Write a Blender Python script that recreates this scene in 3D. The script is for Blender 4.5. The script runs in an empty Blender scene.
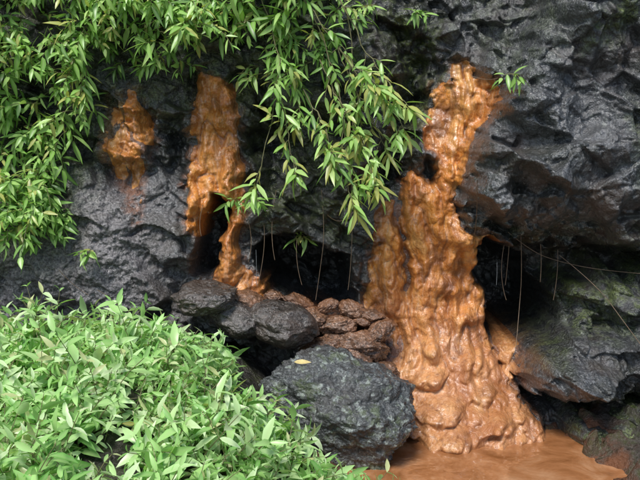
import bpy, math, random
import numpy as np
from mathutils import Vector
random.seed(7); rng=np.random.default_rng(7)
scene=bpy.context.scene
# ---------------------------------------------------------------- camera
CAM=np.array([0.0,-5.0,2.1]); PITCH=math.atan2(0.6,5.0); F=800.0
cp,sp=math.cos(PITCH),math.sin(PITCH)
def P(a,b,y):
    """survey helper: world point at depth y for a bearing measured in the photo"""
    dx=(a-320)/F; dz=(240-b)/F
    d=np.array([dx, cp+dz*sp, -sp+dz*cp]); t=(y-CAM[1])/d[1]
    return CAM+d*t
def survey(x,y,z):
    X=x; Y=y-CAM[1]; Z=z-CAM[2]
    dep=Y*cp-Z*sp; up=Y*sp+Z*cp
    return 320+F*X/dep, 240-F*up/dep
# ---------------------------------------------------------------- noise
def _h(ix,iy,iz,seed):
    h=(ix.astype(np.uint32)*np.uint32(374761393)+iy.astype(np.uint32)*np.uint32(668265263)
       +iz.astype(np.uint32)*np.uint32(2147483647)+np.uint32(seed*974711&0xffffffff))
    h=(h^(h>>np.uint32(13)))*np.uint32(1274126177)
    h=(h^(h>>np.uint32(16)))*np.uint32(2246822519)
    return h^(h>>np.uint32(15))
def gnoise(x,y,z,seed=0):
    x=np.asarray(x,float);y=np.asarray(y,float)+0*x;z=np.asarray(z,float)+0*x
    x0=np.floor(x);y0=np.floor(y);z0=np.floor(z)
    fx,fy,fz=x-x0,y-y0,z-z0
    ix,iy,iz=x0.astype(np.int64),y0.astype(np.int64),z0.astype(np.int64)
    q=lambda t:t*t*t*(t*(t*6-15)+10)
    ux,uy,uz=q(fx),q(fy),q(fz); out=0
    for dx in(0,1):
        for dy in(0,1):
            for dz in(0,1):
                h=_h(ix+dx,iy+dy,iz+dz,seed)
                g=((h&np.uint32(1023)).astype(float)/511.5-1)*(fx-dx)+(((h>>np.uint32(10))&np.uint32(1023)).astype(float)/511.5-1)*(fy-dy)+(((h>>np.uint32(20))&np.uint32(1023)).astype(float)/511.5-1)*(fz-dz)
                out=out+g*(ux if dx else 1-ux)*(uy if dy else 1-uy)*(uz if dz else 1-uz)
    return out*1.3
def fbm(x,y,z,o=4,seed=0,gain=.5,ridge=False):
    a=1;s=0
    for i in range(o):
        n=gnoise(x,y,z,seed+i*17)
        s=s+a*((0.4-np.abs(n))if ridge else n)
        x=x*2.03+1.7;y=y*2.03+3.1;z=z*2.03+.9;a*=gain
    return s
def facets(x,z,scale,tilt,seed,soft=9.0):
    X=x/scale;Z=z/scale;i0=np.floor(X).astype(np.int64);j0=np.floor(Z).astype(np.int64)
    W=0;H=0;d1=np.full(X.shape,9.);d2=np.full(X.shape,9.)
    zero=np.zeros_like(i0)
    for di in(-1,0,1):
        for dj in(-1,0,1):
            h=_h(i0+di,j0+dj,zero,seed); g=_h(i0+di,j0+dj,zero+5,seed+3)
            jx=(h&np.uint32(1023)).astype(float)/1023;jz=((h>>np.uint32(10))&np.uint32(1023)).astype(float)/1023
            hh=((h>>np.uint32(20))&np.uint32(1023)).astype(float)/1023-.5
            gx=(g&np.uint32(1023)).astype(float)/511.5-1;gz=((g>>np.uint32(10))&np.uint32(1023)).astype(float)/511.5-1
            rx=X-(i0+di+jx);rz=Z-(j0+dj+jz);d=rx*rx+rz*rz
            w=np.exp(-soft*d);W=W+w;H=H+w*(hh+tilt*(gx*rx+gz*rz))
            n1=np.minimum(d1,d);d2=np.minimum(d2,np.maximum(d1,d));d1=n1
    return H/(W+1e-9), np.sqrt(d2)-np.sqrt(d1)
def ss(a,b,x):
    t=np.clip((x-a)/(b-a),0,1);return t*t*(3-2*t)
def sdf(poly,x,y):
    """positive inside"""
    p=np.array(poly,float);n=len(p);d=np.full(x.shape,1e18);ins=np.zeros(x.shape,bool)
    for i in range(n):
        a=p[i];b=p[(i+1)%n];ex,ey=b-a;wx=x-a[0];wy=y-a[1]
        t=np.clip((wx*ex+wy*ey)/(ex*ex+ey*ey+1e-9),0,1)
        d=np.minimum(d,(wx-t*ex)**2+(wy-t*ey)**2)
        c=((a[1]>y)!=(b[1]>y))&(x<(b[0]-a[0])*(y-a[1])/((b[1]-a[1])if b[1]!=a[1] else 1e-9)+a[0])
        ins^=c
    d=np.sqrt(d);return np.where(ins,d,-d)
# ---------------------------------------------------------------- materials
def newmat(name):
    m=bpy.data.materials.new(name);m.use_nodes=True;nt=m.node_tree
    return m,nt,nt.nodes,nt.links,nt.nodes['Principled BSDF']
def N(nt,t,**k):
    n=nt.nodes.new(t)
    for a,b in k.items():
        if a in n.bl_rna.properties.keys(): setattr(n,a,b)
        else: n.inputs[a.replace('_',' ')].default_value=b
    return n
def ramp(nt,src,stops):
    r=nt.nodes.new('ShaderNodeValToRGB');e=r.color_ramp.elements
    while len(e)<len(stops):e.new(.5)
    for i,(p,c) in enumerate(stops):
        e[i].position=p;e[i].color=(c if len(c)==4 else (*c,1)) if not isinstance(c,(int,float)) else (c,c,c,1)
    nt.links.new(src,r.inputs[0]);return r.outputs[0]
def mix(nt,f,a,b,bt='MIX'):
    m=nt.nodes.new('ShaderNodeMix');m.data_type='RGBA';m.blend_type=bt
    for s,v in((0,f),(6,a),(7,b)):
        if hasattr(v,'is_linked') or hasattr(v,'links'): nt.links.new(v,m.inputs[s])
        else: m.inputs[s].default_value=v if s==0 else (*v,1)
    return m.outputs[2]
def mul(nt,a,b,op='MULTIPLY'):
    m=nt.nodes.new('ShaderNodeMath');m.operation=op
    for i,v in enumerate((a,b)):
        if isinstance(v,(int,float)): m.inputs[i].default_value=v
        else: nt.links.new(v,m.inputs[i])
    return m.outputs[0]
def coords(nt,scale=(1,1,1)):
    c=nt.nodes.new('ShaderNodeTexCoord');m=nt.nodes.new('ShaderNodeMapping')
    m.inputs['Scale'].default_value=scale;nt.links.new(c.outputs['Object'],m.inputs[0]);return m.outputs[0]
def noise(nt,co,s,d=3,r=.6,dist=0):
    n=N(nt,'ShaderNodeTexNoise',Scale=s,Detail=d,Roughness=r,Distortion=dist);nt.links.new(co,n.inputs['Vector']);return n.outputs[0]
def attr(nt,name):
    a=nt.nodes.new('ShaderNodeAttribute');a.attribute_name=name;return a.outputs['Fac']
def bump(nt,h,st,dist,prev=None):
    b=N(nt,'ShaderNodeBump',Strength=st,Distance=dist);nt.links.new(h,b.inputs['Height'])
    if prev is not None: nt.links.new(prev,b.inputs['Normal'])
    return b.outputs[0]
def rock_mat(name,dark,light,brown=(0.10,0.055,0.03),use_attr=True,rough=(.1,.42),lichen=0,brf=.4,wet=.7):
    m,nt,nd,lk,bs=newmat(name);co=coords(nt)
    a=noise(nt,co,3.2,6,.65,.4);col=ramp(nt,a,[(.35,dark),(.62,light)])
    sp_=noise(nt,co,70,2,.7);col=mix(nt,ramp(nt,sp_,[(.48,0.0),(.66,.7)]),col,tuple(min(1,c*2.6+.025) for c in light))
    mid=noise(nt,co,11,4,.7)
    col=mix(nt,ramp(nt,mid,[(.3,.8),(.5,0.0)]),col,tuple(c*.5 for c in dark))
    bn=noise(nt,co,2.1,4,.6);col=mix(nt,ramp(nt,bn,[(.5,0.0),(.72,brf)]),col,brown)
    l2=noise(nt,co,26,3,.65)
    if lichen:
        col=mix(nt,mul(nt,ramp(nt,l2,[(.55,0.),(.60,lichen)]),ramp(nt,mid,[(.45,0.),(.53,1.)])),col,(.34,.38,.35))
        col=mix(nt,mul(nt,ramp(nt,mid,[(.52,0.),(.62,.6)]),ramp(nt,a,[(.5,1.),(.6,0.)])),col,(.08,.11,.035))
    if use_attr:
        # pale crustose lichen flecks and a thin green-grey film
        col=mix(nt,mul(nt,ramp(nt,l2,[(.60,0.),(.66,.5)]),ramp(nt,a,[(.48,0.),(.58,1.)])),col,(.24,.26,.23))
        col=mix(nt,ramp(nt,a,[(.40,.3),(.5,0.)]),col,(.04,.047,.027))
        gr=attr(nt,'grey');col=mix(nt,mul(nt,gr,.75),col,mix(nt,ramp(nt,sp_,[(.38,0.),(.62,1.)]),(.06,.055,.057),(.26,.24,.245)))
        dk=attr(nt,'painted_shade');col=mix(nt,mul(nt,dk,.85),col,(.008,.009,.007))  # shade painted into the rock colour as a near-black tint
        st=attr(nt,'stain')
        col=mix(nt,mul(nt,st,ramp(nt,mid,[(.42,.05),(.56,1.)])),col,(.25,.09,.032))
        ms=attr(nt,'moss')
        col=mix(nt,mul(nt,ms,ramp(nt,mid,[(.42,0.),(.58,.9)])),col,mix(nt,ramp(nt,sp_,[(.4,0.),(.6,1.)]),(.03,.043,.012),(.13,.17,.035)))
    lk.new(col,bs.inputs['Base Color'])
    rr=ramp(nt,bn,[(.38,rough[0]),(.62,rough[1])])
    hh=mul(nt,mul(nt,noise(nt,co,19,6,.68),.7),mul(nt,sp_,.22),'ADD')
    lk.new(bump(nt,hh,1.0,.036),bs.inputs['Normal']);bs.inputs['Specular IOR Level'].default_value=.6
    if use_attr:
        rr=mul(nt,rr,mul(nt,attr(nt,'grey'),.12),'ADD')
        dec=mul(nt,mul(nt,attr(nt,'moss'),-.45),mul(nt,attr(nt,'grey'),-.25),'ADD')
        lk.new(mul(nt,dec,mul(nt,ramp(nt,bn,[(.45,1.),(.66,.6)]),wet),'ADD'),bs.inputs['Coat Weight'])
    else: bs.inputs['Coat Weight'].default_value=wet
    lk.new(rr,bs.inputs['Roughness'])
    bs.inputs['Coat Roughness'].default_value=.11
    lk.new(bump(nt,hh,.75,.026),bs.inputs['Coat Normal'])
    return m
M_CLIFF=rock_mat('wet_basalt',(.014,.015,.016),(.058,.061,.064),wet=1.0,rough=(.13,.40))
M_BOULD=rock_mat('boulder_basalt',(.025,.028,.028),(.062,.068,.069),use_attr=False,rough=(.25,.55),lichen=.8,brf=.15,wet=.45)
M_BROWN=rock_mat('stained_wet_rock',(.06,.03,.016),(.17,.085,.045),brown=(.33,.125,.04),use_attr=False,rough=(.12,.35),wet=.9,brf=.9)
M_DARK=rock_mat('dark_wet_rock',(.018,.014,.012),(.06,.048,.040),use_attr=False,rough=(.1,.35),wet=1.)
def deposit_mat():
    m,nt,nd,lk,bs=newmat('iron_ochre_deposit');co=coords(nt);cv=coords(nt,(1,1,.35))
    a=noise(nt,cv,6.5,6,.65,.6)
    col=ramp(nt,a,[(.28,(.20,.055,.011)),(.40,(.46,.14,.02)),(.52,(.66,.24,.036)),(.70,(.78,.42,.13))])
    lo=attr(nt,'low');col=mix(nt,lo,col,mix(nt,.55,col,(.50,.30,.18)))
    d=noise(nt,co,21,5,.75);col=mix(nt,ramp(nt,d,[(.50,0.),(.66,.7)]),col,(.20,.07,.022))
    br=noise(nt,co,3.1,4,.65);col=mix(nt,ramp(nt,br,[(.48,0.),(.62,.5)]),col,(.27,.10,.035))
    f=noise(nt,co,90,2,.6);col=mix(nt,ramp(nt,f,[(.5,0.),(.7,.4)]),col,(.78,.46,.21))
    stv=noise(nt,coords(nt,(1,1,.06)),34,2,.5,.2);stm=ramp(nt,stv,[(.56,0.),(.64,1.)])
    col=mix(nt,mul(nt,stm,.3),col,(.68,.43,.27))
    rs=attr(nt,'rust');col=mix(nt,mul(nt,rs,.55),col,(.30,.09,.022))
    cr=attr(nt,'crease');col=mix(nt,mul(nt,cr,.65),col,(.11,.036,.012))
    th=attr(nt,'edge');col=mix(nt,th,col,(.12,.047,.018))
    lk.new(col,bs.inputs['Base Color'])
    lk.new(ramp(nt,br,[(.38,.5),(.62,.26)]),bs.inputs['Roughness'])
    bs.inputs['Specular IOR Level'].default_value=.5
    lk.new(mul(nt,ramp(nt,d,[(.36,.15),(.6,.7)]),mul(nt,stm,.4),'ADD'),bs.inputs['Coat Weight']);bs.inputs['Coat Roughness'].default_value=.11
    hh=mul(nt,noise(nt,cv,18,5,.62,.5),mul(nt,mul(nt,d,.3),mul(nt,f,.1),'ADD'),'ADD')
    lk.new(bump(nt,hh,.7,.03),bs.inputs['Normal']);lk.new(bump(nt,hh,.55,.022),bs.inputs['Coat Normal']);return m
M_DEP=deposit_mat()
def leaf_mat(name,c1,c2,c3,trans=.3,rough=.35):
    m,nt,nd,lk,bs=newmat(name);r=attr(nt,'rnd');col=ramp(nt,r,[(0.,c1),(.5,c2),(.93,c3),(1.,(.42,.36,.07))])
    rb=attr(nt,'rib');col=mix(nt,mul(nt,rb,.4),col,(.5,.62,.3))
    lk.new(col,bs.inputs['Base Color']);bs.inputs['Roughness'].default_value=rough
    t=nt.nodes.new('ShaderNodeBsdfTranslucent');lk.new(mix(nt,1.,col,(1.,1.1,.5),'MULTIPLY'),t.inputs[0])
    ms=nt.nodes.new('ShaderNodeMixShader');ms.inputs[0].default_value=trans
    lk.new(bs.outputs[0],ms.inputs[1]);lk.new(t.outputs[0],ms.inputs[2]);lk.new(ms.outputs[0],nd['Material Output'].inputs[0]);return m
M_LEAFU=leaf_mat('willowy_leaf',(.06,.19,.022),(.21,.45,.06),(.48,.70,.21))
M_LEAFL=leaf_mat('bright_leaf',(.16,.43,.08),(.42,.71,.23),(.77,.90,.58))
def plain(name,c,r=.6):
    m,nt,nd,lk,bs=newmat(name);co=coords(nt);a=noise(nt,co,40,2)
    lk.new(ramp(nt,a,[(.3,tuple(x*.6 for x in c)),(.7,c)]),bs.inputs['Base Color']);bs.inputs['Roughness'].default_value=r;return m
M_STEM=plain('stem_green_brown',(.18,.17,.07));M_ROOT=plain('dry_root',(.2,.14,.09));M_YLEAF=plain('yellow_fallen_leaf',(.75,.6,.25),.4)
# ---------------------------------------------------------------- mesh helpers
def mesh_np(name,co,faces,mat,attrs=None,smooth=True):
    me=bpy.data.meshes.new(name);co=np.asarray(co,np.float32)
    me.vertices.add(len(co));me.vertices.foreach_set('co',co.ravel())
    faces=[f for f in faces if len(f)]
    loops=np.concatenate([f.ravel() for f in faces]).astype(np.int32)
    tot=np.concatenate([np.full(len(f),f.shape[1]) for f in faces]).astype(np.int32)
    st=np.concatenate([[0],np.cumsum(tot)[:-1]]).astype(np.int32)
    me.loops.add(len(loops));me.loops.foreach_set('vertex_index',loops)
    me.polygons.add(len(tot));me.polygons.foreach_set('loop_start',st);me.polygons.foreach_set('loop_total',tot)
    me.polygons.foreach_set('use_smooth',np.full(len(tot),smooth))
    me.update(calc_edges=True);me.validate()
    for k,v in (attrs or {}).items():
        a=me.attributes.new(k,'FLOAT','POINT');a.data.foreach_set('value',np.asarray(v,np.float32))
    me.materials.append(mat);o=bpy.data.objects.new(name,me);scene.collection.objects.link(o);return o
def axis(lo,hi,step,far_lo,far_hi,g=1.35):
    a=list(np.arange(lo,hi+step/2,step));s=step
    while a[-1]<far_hi: s*=g;a.append(a[-1]+s)
    s=step
    while a[0]>far_lo: s*=g;a.insert(0,a[0]-s)
    return np.array(a)
# ---------------------------------------------------------------- cliff
xs=axis(-2.35,2.35,.0068,-30,30);zs=axis(-.05,3.3,.0068,-.6,8)
X,Z=np.meshgrid(xs,zs);nz,nx=X.shape
POLY_RR=[(512,60),(500,95),(486,130),(466,175),(458,205),(480,226),(520,234),(580,240),(700,232),(760,60),(760,-60),(560,-60),(535,20)]
POLY_LR=[(523,372),(532,352),(560,338),(600,333),(760,325),(760,420),(640,412),(600,408),(560,400),(530,396)]
POLY_MR=[(572,280),(600,268),(760,262),(760,330),(600,332),(572,338)]
POLY_BR=[(566,425),(600,418),(760,420),(760,520),(620,520),(596,470),(570,450)]
TOE=lambda a,b:.13*ss(385,450,b)*ss(405,430,a)*ss(580,520,a)
def low(a,b):
    y=-.26*np.exp(-(((a-90)/150)**2+((b-262)/85)**2)**1.5)
    y=y-.34*ss(300,450,b)-TOE(a,b)
    y=y-.42*ss(-45,50,sdf(POLY_RR,a,b))-.30*ss(-40,40,sdf(POLY_LR,a,b))-.2*ss(-40,40,sdf(POLY_MR,a,b))-.25*ss(-30,40,sdf(POLY_BR,a,b))
    return y
A,B=survey(X,0*X,Z)
for _ in range(3):
    A,B=survey(X,low(A,B),Z)
wob=lambda s,seed:(fbm(X*s,0*X,Z*s,4,seed))
wa,wb=wob(5,11),wob(5,23)
Aw=A+wa*13;Bw=B+wb*13
y=-.26*np.exp(-(((Aw-90)/150)**2+((Bw-262)/85)**2)**1.5)
y-=.34*ss(300,450,B)+TOE(A,B)
dRR=sdf(POLY_RR,Aw,Bw);dLR=sdf(POLY_LR,Aw,Bw);dMR=sdf(POLY_MR,Aw,Bw)
bul=lambda d,r:np.sqrt(np.clip(1-(1-np.clip(d/r,0,1))**2,0,1))
y-=.50*(.5*ss(-45,50,dRR)+.5*bul(dRR+2,60));y-=.42*bul(dLR+3,38);y-=.22*bul(dMR,40);y-=.32*bul(sdf(POLY_BR,Aw,Bw),40)
y-=.10*bul(sdf([(455,0),(480,48),(540,62),(600,20),(590,-40),(450,-40)],Aw,Bw),35)
y-=.20*bul(sdf([(170,300),(190,286),(262,292),(262,345),(170,345)],Aw,Bw),22)
D_R=[(452,64),(470,68),(484,78),(498,86),(497,106),(484,120),(476,136),(470,150),(464,165),(456,185),(453,205),(464,222),(480,237),(501,244),(480,252),(475,265),(482,300),(491,335),(504,360),(516,385),(524,415),(555,440),(608,480),(618,520),(395,520),(404,470),(412,430),(410,400),(394,375),(383,352),(385,325),(368,313),(366,290),(370,262),(378,225),(386,203),(397,203),(402,197),(407,180),(413,165),(420,172),(431,180),(438,165),(440,150),(427,150),(422,132),(430,108),(443,82)]
D_M=[(195,80),(215,76),(234,95),(240,120),(238,150),(245,185),(247,215),(239,240),(242,265),(260,283),(268,296),(235,299),(210,287),(216,262),(223,240),(227,215),(221,197),(210,197),(205,220),(196,237),(187,224),(185,200),(188,170),(194,150),(191,120),(191,100)]
D_L=[(113,96),(143,98),(153,118),(151,140),(144,165),(142,190),(135,226),(127,210),(121,180),(102,162),(106,140),(108,118)]
D_S=[(494,338),(510,336),(520,350),(522,362),(524,385),(512,396),(503,380),(508,366),(496,360)]
wf,wg=wob(13,31),wob(13,37)
Ad=A+wa*8+wf*4;Bd=B+wb*12+wg*5
deps=[('R',D_R,.085),('M',D_M,.085),('L',D_L,.030),('S',D_S,.03)]
dd={k:sdf(p,Ad,Bd) for k,p,t in deps}
dall=np.maximum.reduce([dd[k] for k in dd])
indep=ss(-6,8,np.maximum(np.maximum(dd['R'],dd['M']),dd['S']))
caves=[([(188,236),(198,205),(212,195),(229,200),(227,235),(217,265),(206,285),(192,264)],.5,12),
 ([(248,250),(266,236),(300,236),(348,252),(355,300),(348,330),(300,318),(260,292)],.8,18),
 ([(476,246),(520,240),(550,262),(562,300),(560,335),(530,345),(512,352),(492,335),(478,290)],.9,20),
 ([(490,236),(560,246),(700,240),(700,268),(600,272),(572,290),(556,300)],.30,14),
 ([(524,399),(560,402),(760,412),(760,430),(640,426),(560,424),(530,420)],.35,12),
 ([(385,10),(450,50),(432,110),(420,150),(400,190),(378,190),(385,100)],.25,30),
 ([(250,90),(310,110),(310,190),(265,210),(245,160)],.25,30),
 ([(158,120),(190,110),(188,150),(184,180),(168,170)],.12,16),
 ([(428,152),(441,152),(438,166),(431,182),(422,172)],.15,8)]
hole=0*X
for p,dep,w in caves:
    d=sdf(p,Aw,Bw);hole=np.maximum(hole,dep*ss(-3,w,d))
wx,wz=X+.05*fbm(X*3,0*X,Z*3,3,51),Z+.05*fbm(X*3,0*X,Z*3,3,57)
ca,sa=math.cos(-.5),math.sin(-.5)
rx_,rz_=wx*ca+wz*sa,(-wx*sa+wz*ca)*1.7
f1,c1=facets(rx_,rz_,.62,1.0,1,22);f2,c2=facets(rx_+.3,rz_*.95,.27,1.3,2,26);f3,c3=facets(wx+.2*wz,wz*1.2,.11,1.5,4,28);f4,c4=facets(wx+.1*wz,wz,.045,1.5,6,20)
gran=ss(200,120,A)*ss(165,200,B)
slab=ss(0,25,dRR)*.4
rocky=(1-.88*indep);blk=rocky*(1-.6*gran)
y+=blk*(.18*f1+.095*f2+(1-slab)*(.038*f3+.014*f4))
y+=blk*(.018*ss(.08,0,c1)+.014*ss(.08,0,c2)+(1-slab)*.006*ss(.1,0,c3))
y+=.035*fbm(X*2.2,0*X,Z*2.2,3,61)+rocky*(.011*fbm(X*14,0*X,Z*14,4,67,.6))+gran*(.011*fbm(X*38,0*X,Z*38,3,71,.7)+.02*fbm(X*8,0*X,Z*8,3,73))
y+=hole
edge_far=ss(-.1,-.6,Z);y-=edge_far*.3
y_rock=y.copy()
stain=np.clip(ss(-7,2,dall+9*wf),0,1)*.6*(1-.85*ss(455,472,A)*ss(240,215,B))+.30*ss(-40,-5,dall+14*wa)*ss(290,350,B)*ss(560,520,A)
stain=np.maximum(stain,.7*ss(0,10,sdf([(100,94),(155,94),(155,140),(147,190),(138,240),(124,210),(98,165)],Ad,Bd)))
stain=np.maximum(stain,.9*ss(0,12,sdf([(262,292),(345,312),(392,318),(400,380),(330,350),(262,320)],A,B)))
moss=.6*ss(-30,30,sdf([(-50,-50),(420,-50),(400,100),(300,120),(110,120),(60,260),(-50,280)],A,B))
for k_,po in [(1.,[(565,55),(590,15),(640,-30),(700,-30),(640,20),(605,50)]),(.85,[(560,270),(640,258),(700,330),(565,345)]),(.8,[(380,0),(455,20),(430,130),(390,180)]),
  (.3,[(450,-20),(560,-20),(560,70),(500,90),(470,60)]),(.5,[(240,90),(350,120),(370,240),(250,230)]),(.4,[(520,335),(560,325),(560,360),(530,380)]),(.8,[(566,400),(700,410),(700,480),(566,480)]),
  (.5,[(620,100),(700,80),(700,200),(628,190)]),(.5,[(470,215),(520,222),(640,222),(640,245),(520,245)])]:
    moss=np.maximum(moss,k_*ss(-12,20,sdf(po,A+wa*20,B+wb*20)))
painted_shade=ss(-20,25,sdf([(155,105),(195,100),(260,90),(370,110),(375,260),(245,240),(235,120),(190,180),(165,175)],A,B))  # mask for painted shade: behind the foliage, in recesses, under the overhang
painted_shade=np.maximum(painted_shade,ss(-10,20,sdf([(385,-20),(455,-20),(450,60),(430,100),(420,150),(400,190),(375,180)],A,B)))
painted_shade=np.maximum(painted_shade,.8*ss(-6,14,sdf([(480,238),(700,240),(700,275),(590,275),(560,350),(490,345)],A,B)))
painted_shade=np.maximum(painted_shade,ss(-6,10,sdf([(248,240),(350,245),(360,300),(250,292)],A,B)))
painted_shade*=(1-indep)
grey=gran*.95
idx=np.arange(nx*nz).reshape(nz,nx)
quads=np.stack([idx[:-1,:-1],idx[:-1,1:],idx[1:,1:],idx[1:,:-1]],-1).reshape(-1,4)
cliff=mesh_np('rock_cliff',np.stack([X,y_rock,Z],-1).reshape(-1,3),[quads],M_CLIFF,{'stain':stain.ravel(),'moss':moss.ravel(),'grey':grey.ravel(),'painted_shade':painted_shade.ravel()})
# deposits: draped flowstone crusts lying on the cliff
wxx=X+.05*fbm(X*4,0*X,Z*4,3,101);wzz=Z+.05*fbm(X*4,0*X,Z*4,3,107)
n1=np.abs(gnoise(wxx*8.0,0*X,wzz*2.3,81));n2=np.abs(gnoise(wxx*18+3,0*X,wzz*5.5,83));n3=np.abs(gnoise(wxx*7,0*X,wzz*8,87));n4=np.abs(gnoise(wxx*16,0*X,wzz*20,89))
wv=ss(430,300,B)*.8+.2
lum=wv*(.15*n1+.055*n2-.045)+(1.1-wv)*(.12*n3+.05*n4-.038)+.005*fbm(X*40,0*X,Z*30,2,85)
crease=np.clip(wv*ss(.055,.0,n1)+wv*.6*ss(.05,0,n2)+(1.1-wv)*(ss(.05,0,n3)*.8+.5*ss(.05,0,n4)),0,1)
for k,p,t in deps:
    d=dd[k]
    th=t*np.sqrt(np.clip(d,0,26)/26)+ (1.0 if t>.04 else .4)*lum*ss(-2,12,d)-.010+.0015*np.clip(d,-12,0);rust=0*A;crk=crease.copy()
    keep=d>-9
    if k=='R':
        g=np.exp(-((A-401-4*np.sin(B/19)-wa*10)/4.5)**2)*ss(195,212,B)*ss(325,275,B);th-=.10*g;crk=np.maximum(crk,g)
        th+=.04*np.exp(-((A-432)/22)**2)*ss(165,200,B)*ss(330,280,B)+.05*np.exp(-((A-385)/12)**2)*ss(200,215,B)*ss(325,305,B)
        th+=.05*np.exp(-(((A-462)/16)**2+((B-98)/22)**2))
        th-=.05*ss(330,345,B)*ss(375,350,B)*ss(420,395,A)
        for (ha,hb,hr,hh_) in [(440,408,22,.10),(480,392,16,.07),(452,438,24,.08),(500,420,18,.08),(425,378,14,.06),(470,360,22,.05),(430,345,16,.05),(415,430,12,.05),(460,240,14,.05),(445,285,16,.04),(470,315,14,.05)]:
            th+=hh_*np.exp(-(((A-ha)/hr)**2+((B-hb)/(hr*.6))**2)**1.6)
        rust=ss(405,420,A)*ss(470,450,A)*ss(160,190,B)*ss(340,280,B)*.8+.8*ss(60,20,np.hypot(A-470,(B-400)*.9))+.5*ss(455,475,A)*ss(230,260,B)
        keep&=~((d<-1)&(A>450)&(B<235))
    if k=='M': th+=.02*np.exp(-((A-232)/9)**2)
    yy=y_rock-hole*.75*ss(-4,6,d)-th
    m=keep[:-1,:-1]&keep[:-1,1:]&keep[1:,1:]&keep[1:,:-1]
    q=np.stack([idx[:-1,:-1][m],idx[:-1,1:][m],idx[1:,1:][m],idx[1:,:-1][m]],-1)
    u,inv=np.unique(q,return_inverse=True)
    co=np.stack([X,yy,Z],-1).reshape(-1,3)[u]
    R_=lambda v:np.clip(v,0,1).ravel()[u]
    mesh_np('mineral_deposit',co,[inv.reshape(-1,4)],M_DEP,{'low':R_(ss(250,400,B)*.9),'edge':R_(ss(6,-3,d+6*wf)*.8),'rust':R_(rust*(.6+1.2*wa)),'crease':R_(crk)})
def ysurf(x,z):
    i=min(max(int(np.searchsorted(xs,x)),0),nx-1);j=min(max(int(np.searchsorted(zs,z)),0),nz-1);return float(y_rock[j,i])
# ---------------------------------------------------------------- ground
gx=axis(-2.6,2.6,.016,-80,80,1.3);gy=axis(-3.0,.4,.016,-80,.6,1.3)
GX,GY=np.meshgrid(gx,gy)
def ground_h(x,y):
    x=np.asarray(x,float);y=np.asarray(y,float)
    s=ss(.35,-.95,x);z=.34+.68*s*(1-.35*ss(-1.0,-2.6,y))*ss(-6,-3,y)
    z=z-.07*ss(-1.55,-2.0,x)
    z=z+.14*ss(1.35,1.9,x)
    z=z-.10*ss(1.0,.6,np.hypot((x-.85)/.9,(y+.8)/.85));return z
rt=ss(1.1,1.5,GX)
gh=ground_h(GX,GY)+.030*fbm(GX*4,GY*4,0*GX,5,91,.6)+.02*facets(GX,GY,.09,1.2,9,14)[0]+rt*(.10*facets(GX,GY,.26,1.1,12,18)[0]+.05*facets(GX+.1,GY,.12,1.2,13,18)[0])
gi=np.arange(gh.size).reshape(gh.shape)
gq=np.stack([gi[:-1,:-1],gi[:-1,1:],gi[1:,1:],gi[1:,:-1]],-1).reshape(-1,4)
def ground_mat():
    m,nt,nd,lk,bs=newmat('wet_soil_gravel');co=coords(nt)
    a=noise(nt,co,7,5,.7);col=ramp(nt,a,[(.35,(.015,.013,.01)),(.5,(.05,.045,.036)),(.66,(.055,.07,.02))])
    s=noise(nt,co,60,2,.6);col=mix(nt,ramp(nt,s,[(.5,0.),(.7,.5)]),col,(.16,.15,.13))
    st=attr(nt,'silt');col=mix(nt,mul(nt,st,ramp(nt,a,[(.4,1.),(.55,.2)])),col,(.18,.075,.035))
    lk.new(col,bs.inputs['Base Color']);bs.inputs['Roughness'].default_value=.3
    lk.new(bump(nt,mul(nt,noise(nt,co,22,5,.7),mul(nt,s,.15),'ADD'),.9,.05),bs.inputs['Normal']);return m
silt=ss(.35,.1,np.hypot(GX-.82,GY+.7)-.68+.12*fbm(GX*5,GY*5,0*GX,3,131))
mesh_np('ground',np.stack([GX,GY,gh],-1).reshape(-1,3),[gq],ground_mat(),{'silt':silt.ravel()})
def pool_mat():
    m,nt,nd,lk,bs=newmat('muddy_orange_water');co=coords(nt)
    a=noise(nt,co,4,5,.65,.8);lk.new(ramp(nt,a,[(.32,(.22,.085,.028)),(.5,(.35,.15,.06)),(.66,(.46,.24,.12))]),bs.inputs['Base Color'])
    bs.inputs['Roughness'].default_value=.03;bs.inputs['Specular IOR Level'].default_value=.9
    lk.new(bump(nt,noise(nt,co,8,3,.5),.3,.025),bs.inputs['Normal']);return m
n=64;pc=[(.88+ (1.0+.06*math.sin(3*t)+.04*math.cos(5*t)+.02*math.sin(11*t))*.86*math.cos(t),-.85+.85*math.sin(t),.352) for t in np.linspace(0,2*math.pi,n,endpoint=False)]
mesh_np('muddy_pool',[(.88,-.85,.352)]+pc,[np.array([(0,1+i,1+(i+1)%n) for i in range(n)])],pool_mat())
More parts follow.
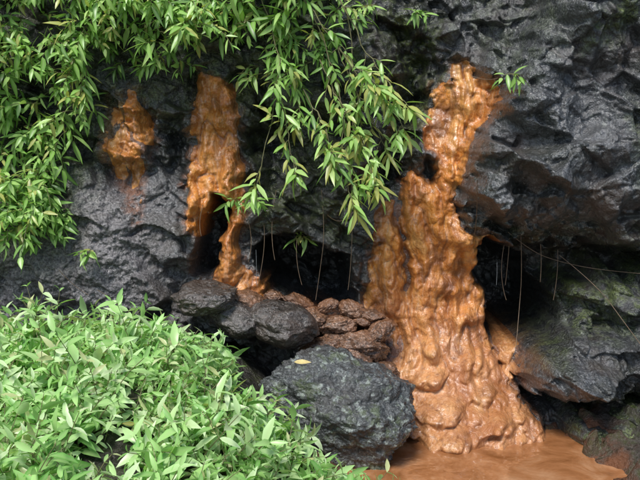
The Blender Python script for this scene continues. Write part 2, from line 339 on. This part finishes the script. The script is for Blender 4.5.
# ---------------------------------------------------------------- rocks
import bmesh
def rock(name,c,r,seed,mat,sub=5,rot=0,cuts=9,flat=.8,rough=.05,sharp=.85):
    bm=bmesh.new();bmesh.ops.create_icosphere(bm,subdivisions=sub,radius=1)
    v=np.array([q.co[:] for q in bm.verts]);fs=np.array([[w.index for w in f.verts] for f in bm.faces]);bm.free()
    rg=np.random.default_rng(seed);p=v.copy()
    for _ in range(cuts):
        nrm=rg.normal(size=3);nrm/=np.linalg.norm(nrm);lim=flat*rg.uniform(.82,1.1)
        d=p@nrm;p-=np.outer(np.clip(d-lim,0,None)*sharp,nrm)
    s=seed*3.7
    k=1+.22*fbm(v[:,0]*1.2+s,v[:,1]*1.2,v[:,2]*1.2,2,seed)+rough*fbm(v[:,0]*4+s,v[:,1]*4,v[:,2]*4,5,seed+2,.62)
    p=p*k[:,None]*np.array(r);ca,sa=math.cos(rot),math.sin(rot)
    p=np.stack([p[:,0]*ca-p[:,2]*sa,p[:,1],p[:,0]*sa+p[:,2]*ca],-1)+np.array(c)
    return mesh_np(name,p,[fs],mat)
rock('boulder',P(331,417,-.62),(.485,.36,.375),5,M_BOULD,7,-.22,12,.84,.09)
rock('wet_rock',P(284,325,-.38),(.22,.2,.13),12,M_DARK,6,-.25,8,.85)
rock('wet_rock',P(206,298,-.42),(.2,.17,.10),14,M_DARK,6,.1,8,.85,.09)
rock('wet_rock',P(238,318,-.40),(.18,.15,.10),15,M_DARK,6,-.4,8,.85)
rock('wet_rock',P(248,300,-.30),(.13,.12,.06),16,M_BROWN,6,-.3,8,.85)
for i,(a,b,s) in enumerate([(338,325,.10),(362,345,.14),(312,318,.10),(298,302,.08),(352,310,.07),(378,332,.09),(326,306,.06),(350,364,.13),(385,372,.10),(320,347,.10),(372,316,.06),(275,298,.07),(342,338,.07),(362,322,.04)]):
    rock('stained_rock',P(a,b,-.12-.003*(b-300)),(s*random.uniform(1.1,1.6),s,s*random.uniform(.55,.85)),30+i,M_BROWN,5,random.uniform(-.45,.45),8,.78,.14,.85)
# ---------------------------------------------------------------- foliage
ST=[(.0,.0),(.18,.72),(.45,1.),(.75,.62),(1.,0.)]
class Plant:
    def __init__(s): s.L=[];s.S=[]
    def leaf(s,p,d,n,L,W,c,r): s.L.append((*p,*d,*n,L,W,c,r))
    def stem(s,pts,r): s.S.append((pts,r))
    def build(s,name,mat):
        a=np.array(s.L);p,d,n=a[:,0:3],a[:,3:6],a[:,6:9];L,W,c,r=a[:,9:10],a[:,10:11],a[:,11:12],a[:,12]
        d=d/np.linalg.norm(d,axis=1,keepdims=True);n=n-d*(n*d).sum(1,keepdims=True);n/=np.linalg.norm(n,axis=1,keepdims=True)+1e-9
        sd=np.cross(d,n);V=[];rib=[];tw=rng.normal(0,.25,(len(a),1))
        mid=lambda t:p+L*(t*d-c*t*t*n)+sd*L*tw*t*t*.4
        V.append(mid(0));rib.append(1)
        for t,w in ST[1:4]:
            m=mid(t);V+= [m+sd*W*w*.5+n*W*w*.16,m,m-sd*W*w*.5+n*W*w*.16];rib+=[0,1,0]
        V.append(mid(1.));rib.append(0)
        V=np.stack(V,1);k=11;base=(np.arange(len(a))*k)[:,None]
        tri=np.array([[0,1,2],[0,2,3],[7,10,8],[8,10,9]]);qd=np.array([[1,4,5,2],[2,5,6,3],[4,7,8,5],[5,8,9,6]])
        ft=(base[:,:,None]+tri[None]).reshape(-1,3);fq=(base[:,:,None]+qd[None]).reshape(-1,4)
        root=bpy.data.objects.new(name,None);scene.collection.objects.link(root)
        o=mesh_np(name+'_leaves',V.reshape(-1,3),[ft,fq],mat,{'rnd':np.repeat(r,k),'rib':np.tile(rib,len(a))});o.parent=root
        vs=[];fs=[]
        for pts,rad in s.S:
            m=len(pts);b0=len(vs)
            for i,q in enumerate(pts):
                q=np.array(q);t=np.array(pts[min(i+1,m-1)])-np.array(pts[max(i-1,0)]);t=t/(np.linalg.norm(t)+1e-9)
                u=np.cross(t,(.3,.9,.31));u/=np.linalg.norm(u)+1e-9;w=np.cross(t,u);rr=rad*(1-.6*i/m)
                for k2 in range(4):
                    an=k2*math.pi/2;vs.append(q+rr*(u*math.cos(an)+w*math.sin(an)))
            for i in range(m-1):
                for k2 in range(4):
                    fs.append((b0+i*4+k2,b0+i*4+(k2+1)%4,b0+(i+1)*4+(k2+1)%4,b0+(i+1)*4+k2))
        if vs:
            o2=mesh_np(name+'_stems',np.array(vs),[np.array(fs)],M_STEM);o2.parent=root
        return root
def unit(v): v=np.array(v,float);return v/(np.linalg.norm(v)+1e-9)
G=np.array([0,0,-1.])
def shoot(pl,p,d,length,droop,nl,L,W,tone=.5,spread=1.0,tipw=3,rad=.0025,start=.25):
    pts=[np.array(p)];d=unit(d);k=7
    for i in range(k):
        d=unit(d+G*droop/k+rng.normal(0,.07,3));pts.append(pts[-1]+d*length/k)
    pl.stem(pts,rad);ph=rng.uniform(0,6.28)
    for i in range(nl):
        t=(start+(1-start)*i/max(nl-1,1))*k;j=min(int(t),k-1);q=pts[j]+(pts[j+1]-pts[j])*(t-j);a=unit(pts[j+1]-pts[j])
        u=unit(np.cross(a,(.2,.5,.84)));w=np.cross(a,u);an=ph+i*2.4
        side=u*math.cos(an)+w*math.sin(an)
        f=.55 if i<nl-tipw else .95
        ld=unit(a*f+side*spread*rng.uniform(.6,1.1)+G*.18)
        nn=unit(np.array([0,-.45,.9])+rng.normal(0,.4,3))
        pl.leaf(q,ld,nn,L*rng.uniform(.6,1.2),W*rng.uniform(.8,1.3),rng.uniform(.05,.4),np.clip(tone+rng.normal(0,.25),0,.985 if rng.random()>.01 else 1))
def inpoly(poly,n,th=-.10):
    pp=np.array(poly,float);out=[]
    while len(out)<n:
        a=rng.uniform(pp[:,0].min(),pp[:,0].max());b=rng.uniform(pp[:,1].min(),pp[:,1].max())
        if gnoise(np.array([a/38.]),0.,np.array([b/38.]),77)[0]<th: continue
        if sdf(poly,np.array([a]),np.array([b]))[0]>0: out.append((a,b))
    return out
RA=[(-60,-60),(110,-60),(120,30),(100,75),(88,110),(68,150),(52,210),(35,245),(-60,265)]
RB=[(95,-60),(330,-60),(325,10),(290,32),(245,50),(205,52),(150,66),(105,70)]
RC=[(15,190),(66,190),(66,240),(45,268),(15,268)]
RD=[(105,60),(190,58),(180,82),(120,84)]
RE=[(238,0),(345,0),(350,60),(325,95),(290,105),(262,95),(250,60)]
pl=Plant()
for poly,n,(l0,l1),L,W,(t0,t1),dmin in [(RA,165,(.1,.3),.125,.027,(.25,.85),.25),(RA,280,(.08,.2),.08,.020,(.4,.98),.24),(RB,120,(.1,.28),.125,.026,(.25,.8),.25),(RB,190,(.08,.2),.08,.020,(.3,.98),.25),(RC,26,(.08,.2),.09,.021,(.2,.7),.05),(RD,13,(.08,.16),.09,.02,(.3,.7),.1),(RE,46,(.1,.2),.095,.022,(.3,.95),.25)]:
    for a,b in inpoly(poly,n,-.10 if L>.1 else -.3):
        q=P(a,b-18,-.1);yb=ysurf(q[0],q[2]);q=P(a,b-18,min(yb,.1)-.02-rng.uniform(0,dmin))
        d=(rng.normal(0,.7),-rng.uniform(.4,1.),rng.uniform(-.5,.7))
        shoot(pl,q,d,rng.uniform(l0,l1),rng.uniform(.4,1.6),int(rng.integers(6,12)),L*rng.uniform(.75,1.15),W,rng.uniform(t0,t1))
pl.build('cliff_foliage',M_LEAFU)
pl=Plant()
paths=[[(300,-20),(330,60),(345,120),(352,185)],[(330,-20),(362,45),(385,80),(403,100)],[(260,-10),(280,60),(270,120),(258,180)],
 [(345,0),(355,70),(360,120),(372,165)],[(285,10),(290,70),(298,110)],[(320,60),(345,110),(342,160),(352,200)],
 [(340,50),(365,85),(388,105),(402,125)],[(290,-20),(318,20),(350,60),(372,80)],[(305,90),(325,130),(330,155)],[(345,110),(362,140),(374,180)],[(330,30),(350,80),(372,120),(384,145)],[(280,90),(288,135),(294,165)],[(315,40),(335,90),(350,140)]]
for pth in paths:
    y0=-rng.uniform(.18,.42);pw=[P(a,b,y0+(-.05*i)) for i,(a,b) in enumerate(pth)]
    pts=[]
    for i in range(len(pw)-1):
        for t in np.linspace(0,1,6)[:-1]: pts.append(pw[i]*(1-t)+pw[i+1]*t+rng.normal(0,.006,3))
    pts.append(pw[-1]);pl.stem(pts,.0045)
    for i,q in enumerate(pts):
        if i>=2 and rng.random()<.5:
            dirn=unit(pts[min(i+1,len(pts)-1)]-pts[i-1])
            shoot(pl,q,dirn+np.array([rng.normal(0,.9),-rng.uniform(0,.7),rng.normal(.25,.5)]),rng.uniform(.05,.15),.8,int(rng.integers(4,8)),.125*rng.uniform(.65,1.15),.024,rng.uniform(.4,1.))
    shoot(pl,pts[-1],unit(pts[-1]-pts[-2])+np.array([0,-.2,0]),.09,.6,9,.14,.026,.8,1.2,5)
pl.build('hanging_shrub',M_LEAFU)
for a,b,dx in [(308,240,.1),(518,80,.6),(375,12,.7),(425,18,.3),(240,205,.2),(262,205,-.2),(98,255,0)]:
    pl=Plant();q0=P(a,b,0);q=P(a-8,b-6,ysurf(q0[0],q0[2])-.03)
    for _ in range(3): shoot(pl,q,(dx+rng.normal(0,.5),-.6,.1),.09,.8,5,.10,.02,.6)
    pl.build('seedling_plant',M_LEAFU)
pl=Plant();cnt=0
while cnt<1300:
    x=rng.uniform(-2.3,.30);yv=rng.uniform(-2.5,-.62)
    if x>-.35 and yv>-.98-.2*(x+.35): continue
    h=float(ground_h(x,yv));a,b=survey(x,yv,h)
    if a<-60 or b>560: continue
    nn_=gnoise(np.array([x*3.2]),np.array([yv*3.2]),0.,55)[0]
    if nn_<-.22: continue
    if x>-.15 and rng.random()<.45: continue
    cnt+=1;hh=rng.uniform(.08,.27)*(1 if x<-.3 else .7)*(1+1.1*nn_)*(1.2 if rng.random()<.1 else 1)
    if yv>-.95 and x>-1.15: hh*=.7
    d=unit((rng.normal(0,.55),rng.normal(-.15,.45),1));pts=[np.array([x,yv,h-.02])]
    for i in range(5): d=unit(d+rng.normal(0,.12,3)+G*.1);pts.append(pts[-1]+d*hh/5)
    pl.stem(pts,.003);tone=np.clip(rng.normal(.55,.28),.0,.92);sc=rng.uniform(.6,1.4)
    ph=rng.uniform(0,3.14)
    for i in range(1,6):
        q=pts[i];ax=unit(pts[i]-pts[i-1]);u=unit(np.cross(ax,(.1,1,.2)));w=np.cross(ax,u);an=ph+i*1.57
        for sg in (1,-1):
            if rng.random()<.08: continue
            side=(u*math.cos(an)+w*math.sin(an))*sg;L=(.070+.035*rng.random())*sc
            if i==5: L*=.7
            pl.leaf(q,unit(side+ax*(.3+.12*i)+G*.15),unit(ax+rng.normal(0,.35,3)),L,L*rng.uniform(.25,.36),rng.uniform(.1,.5),np.clip(tone+rng.normal(0,.17),0,.97 if rng.random()>.01 else 1))
pl.build('bank_foliage',M_LEAFL)
# ---------------------------------------------------------------- roots, drips, leaf
def curve(name,pts,r,mat):
    cu=bpy.data.curves.new(name,'CURVE');cu.dimensions='3D';cu.bevel_depth=r;cu.bevel_resolution=1
    s=cu.splines.new('NURBS');s.points.add(len(pts)-1);s.order_u=3;s.use_endpoint_u=True
    for i,q in enumerate(pts): s.points[i].co=(*q,1)
    cu.materials.append(mat);o=bpy.data.objects.new(name,cu);scene.collection.objects.link(o);return o
roots=[[(322,190),(325,230),(318,270),(322,300)],[(350,200),(352,240),(347,290)],[(518,235),(524,270),(520,310),(516,348)],[(500,245),(497,275),(503,300)],[(476,180),(478,215),(474,240)],
 [(505,232),(530,252),(560,262),(600,270),(645,274)],[(560,255),(600,285),(622,320),(640,345)],[(330,215),(340,225),(350,212),(372,180)],[(275,190),(270,230),(274,260)],[(60,270),(80,295),(120,312)],[(100,290),(118,300),(135,330)],[(470,76),(485,82),(497,78)],
 [(508,238),(509,258),(507,285)],[(540,244),(542,262),(539,282)],[(556,250),(558,275),(553,300)],[(200,205),(202,222),(200,236)],[(262,225),(264,250),(259,285)],[(300,240),(297,262),(301,285)],[(250,215),(252,240),(249,262)]]
for r_ in roots:
    q0=[]
    for a,b in r_:
        q=P(a,b,0);yy=min(ysurf(q[0],q[2]),0.0)-.05;q0.append(P(a+rng.normal(0,2),b,min(yy,-.12)))
    curve('hanging_root',q0,.0019,M_ROOT)
wm,nt,nd,lk,bs=newmat('water_drip');bs.inputs['Base Color'].default_value=(.6,.65,.68,1);bs.inputs['Roughness'].default_value=.08;bs.inputs['Transmission Weight'].default_value=.7
for a,b,c in [(256,250,285),(497,262,285),(388,218,232)]:
    q=P(a,b,-.25);e=P(a,c,-.25);e[0]=q[0];curve('water_drip',[q,(q+e)/2+np.array([.003,0,0]),e],.0010,wm)
pl=Plant();q=P(294,362,-.93);pl.leaf(q,(1,-.1,-.05),(0,-.5,.9),.09,.035,.1,.5);pl.build('fallen_leaf',M_YLEAF)
# ---------------------------------------------------------------- light
el,az=math.radians(54),math.radians(202)
sd=Vector((math.sin(az)*math.cos(el),math.cos(az)*math.cos(el),math.sin(el)))
su=bpy.data.lights.new('sun','SUN');su.energy=4.1;su.angle=math.radians(18);su.color=(1,.975,.94)
so=bpy.data.objects.new('sun',su);so.rotation_euler=sd.to_track_quat('Z','Y').to_euler();scene.collection.objects.link(so)
w=bpy.data.worlds.new('World');scene.world=w;w.use_nodes=True;nt=w.node_tree
sky=nt.nodes.new('ShaderNodeTexSky');sky.sky_type='NISHITA';sky.sun_disc=False;sky.sun_elevation=el;sky.sun_rotation=az
nt.links.new(sky.outputs[0],nt.nodes['Background'].inputs[0]);nt.nodes['Background'].inputs[1].default_value=.15
cd=bpy.data.cameras.new('camera');cd.sensor_width=36;cd.lens=45;cd.clip_end=500
co_=bpy.data.objects.new('camera',cd);co_.location=CAM;co_.rotation_euler=(math.pi/2-PITCH,0,0);scene.collection.objects.link(co_);scene.camera=co_
scene.view_settings.view_transform='Standard';scene.view_settings.look='None';scene.view_settings.exposure=0
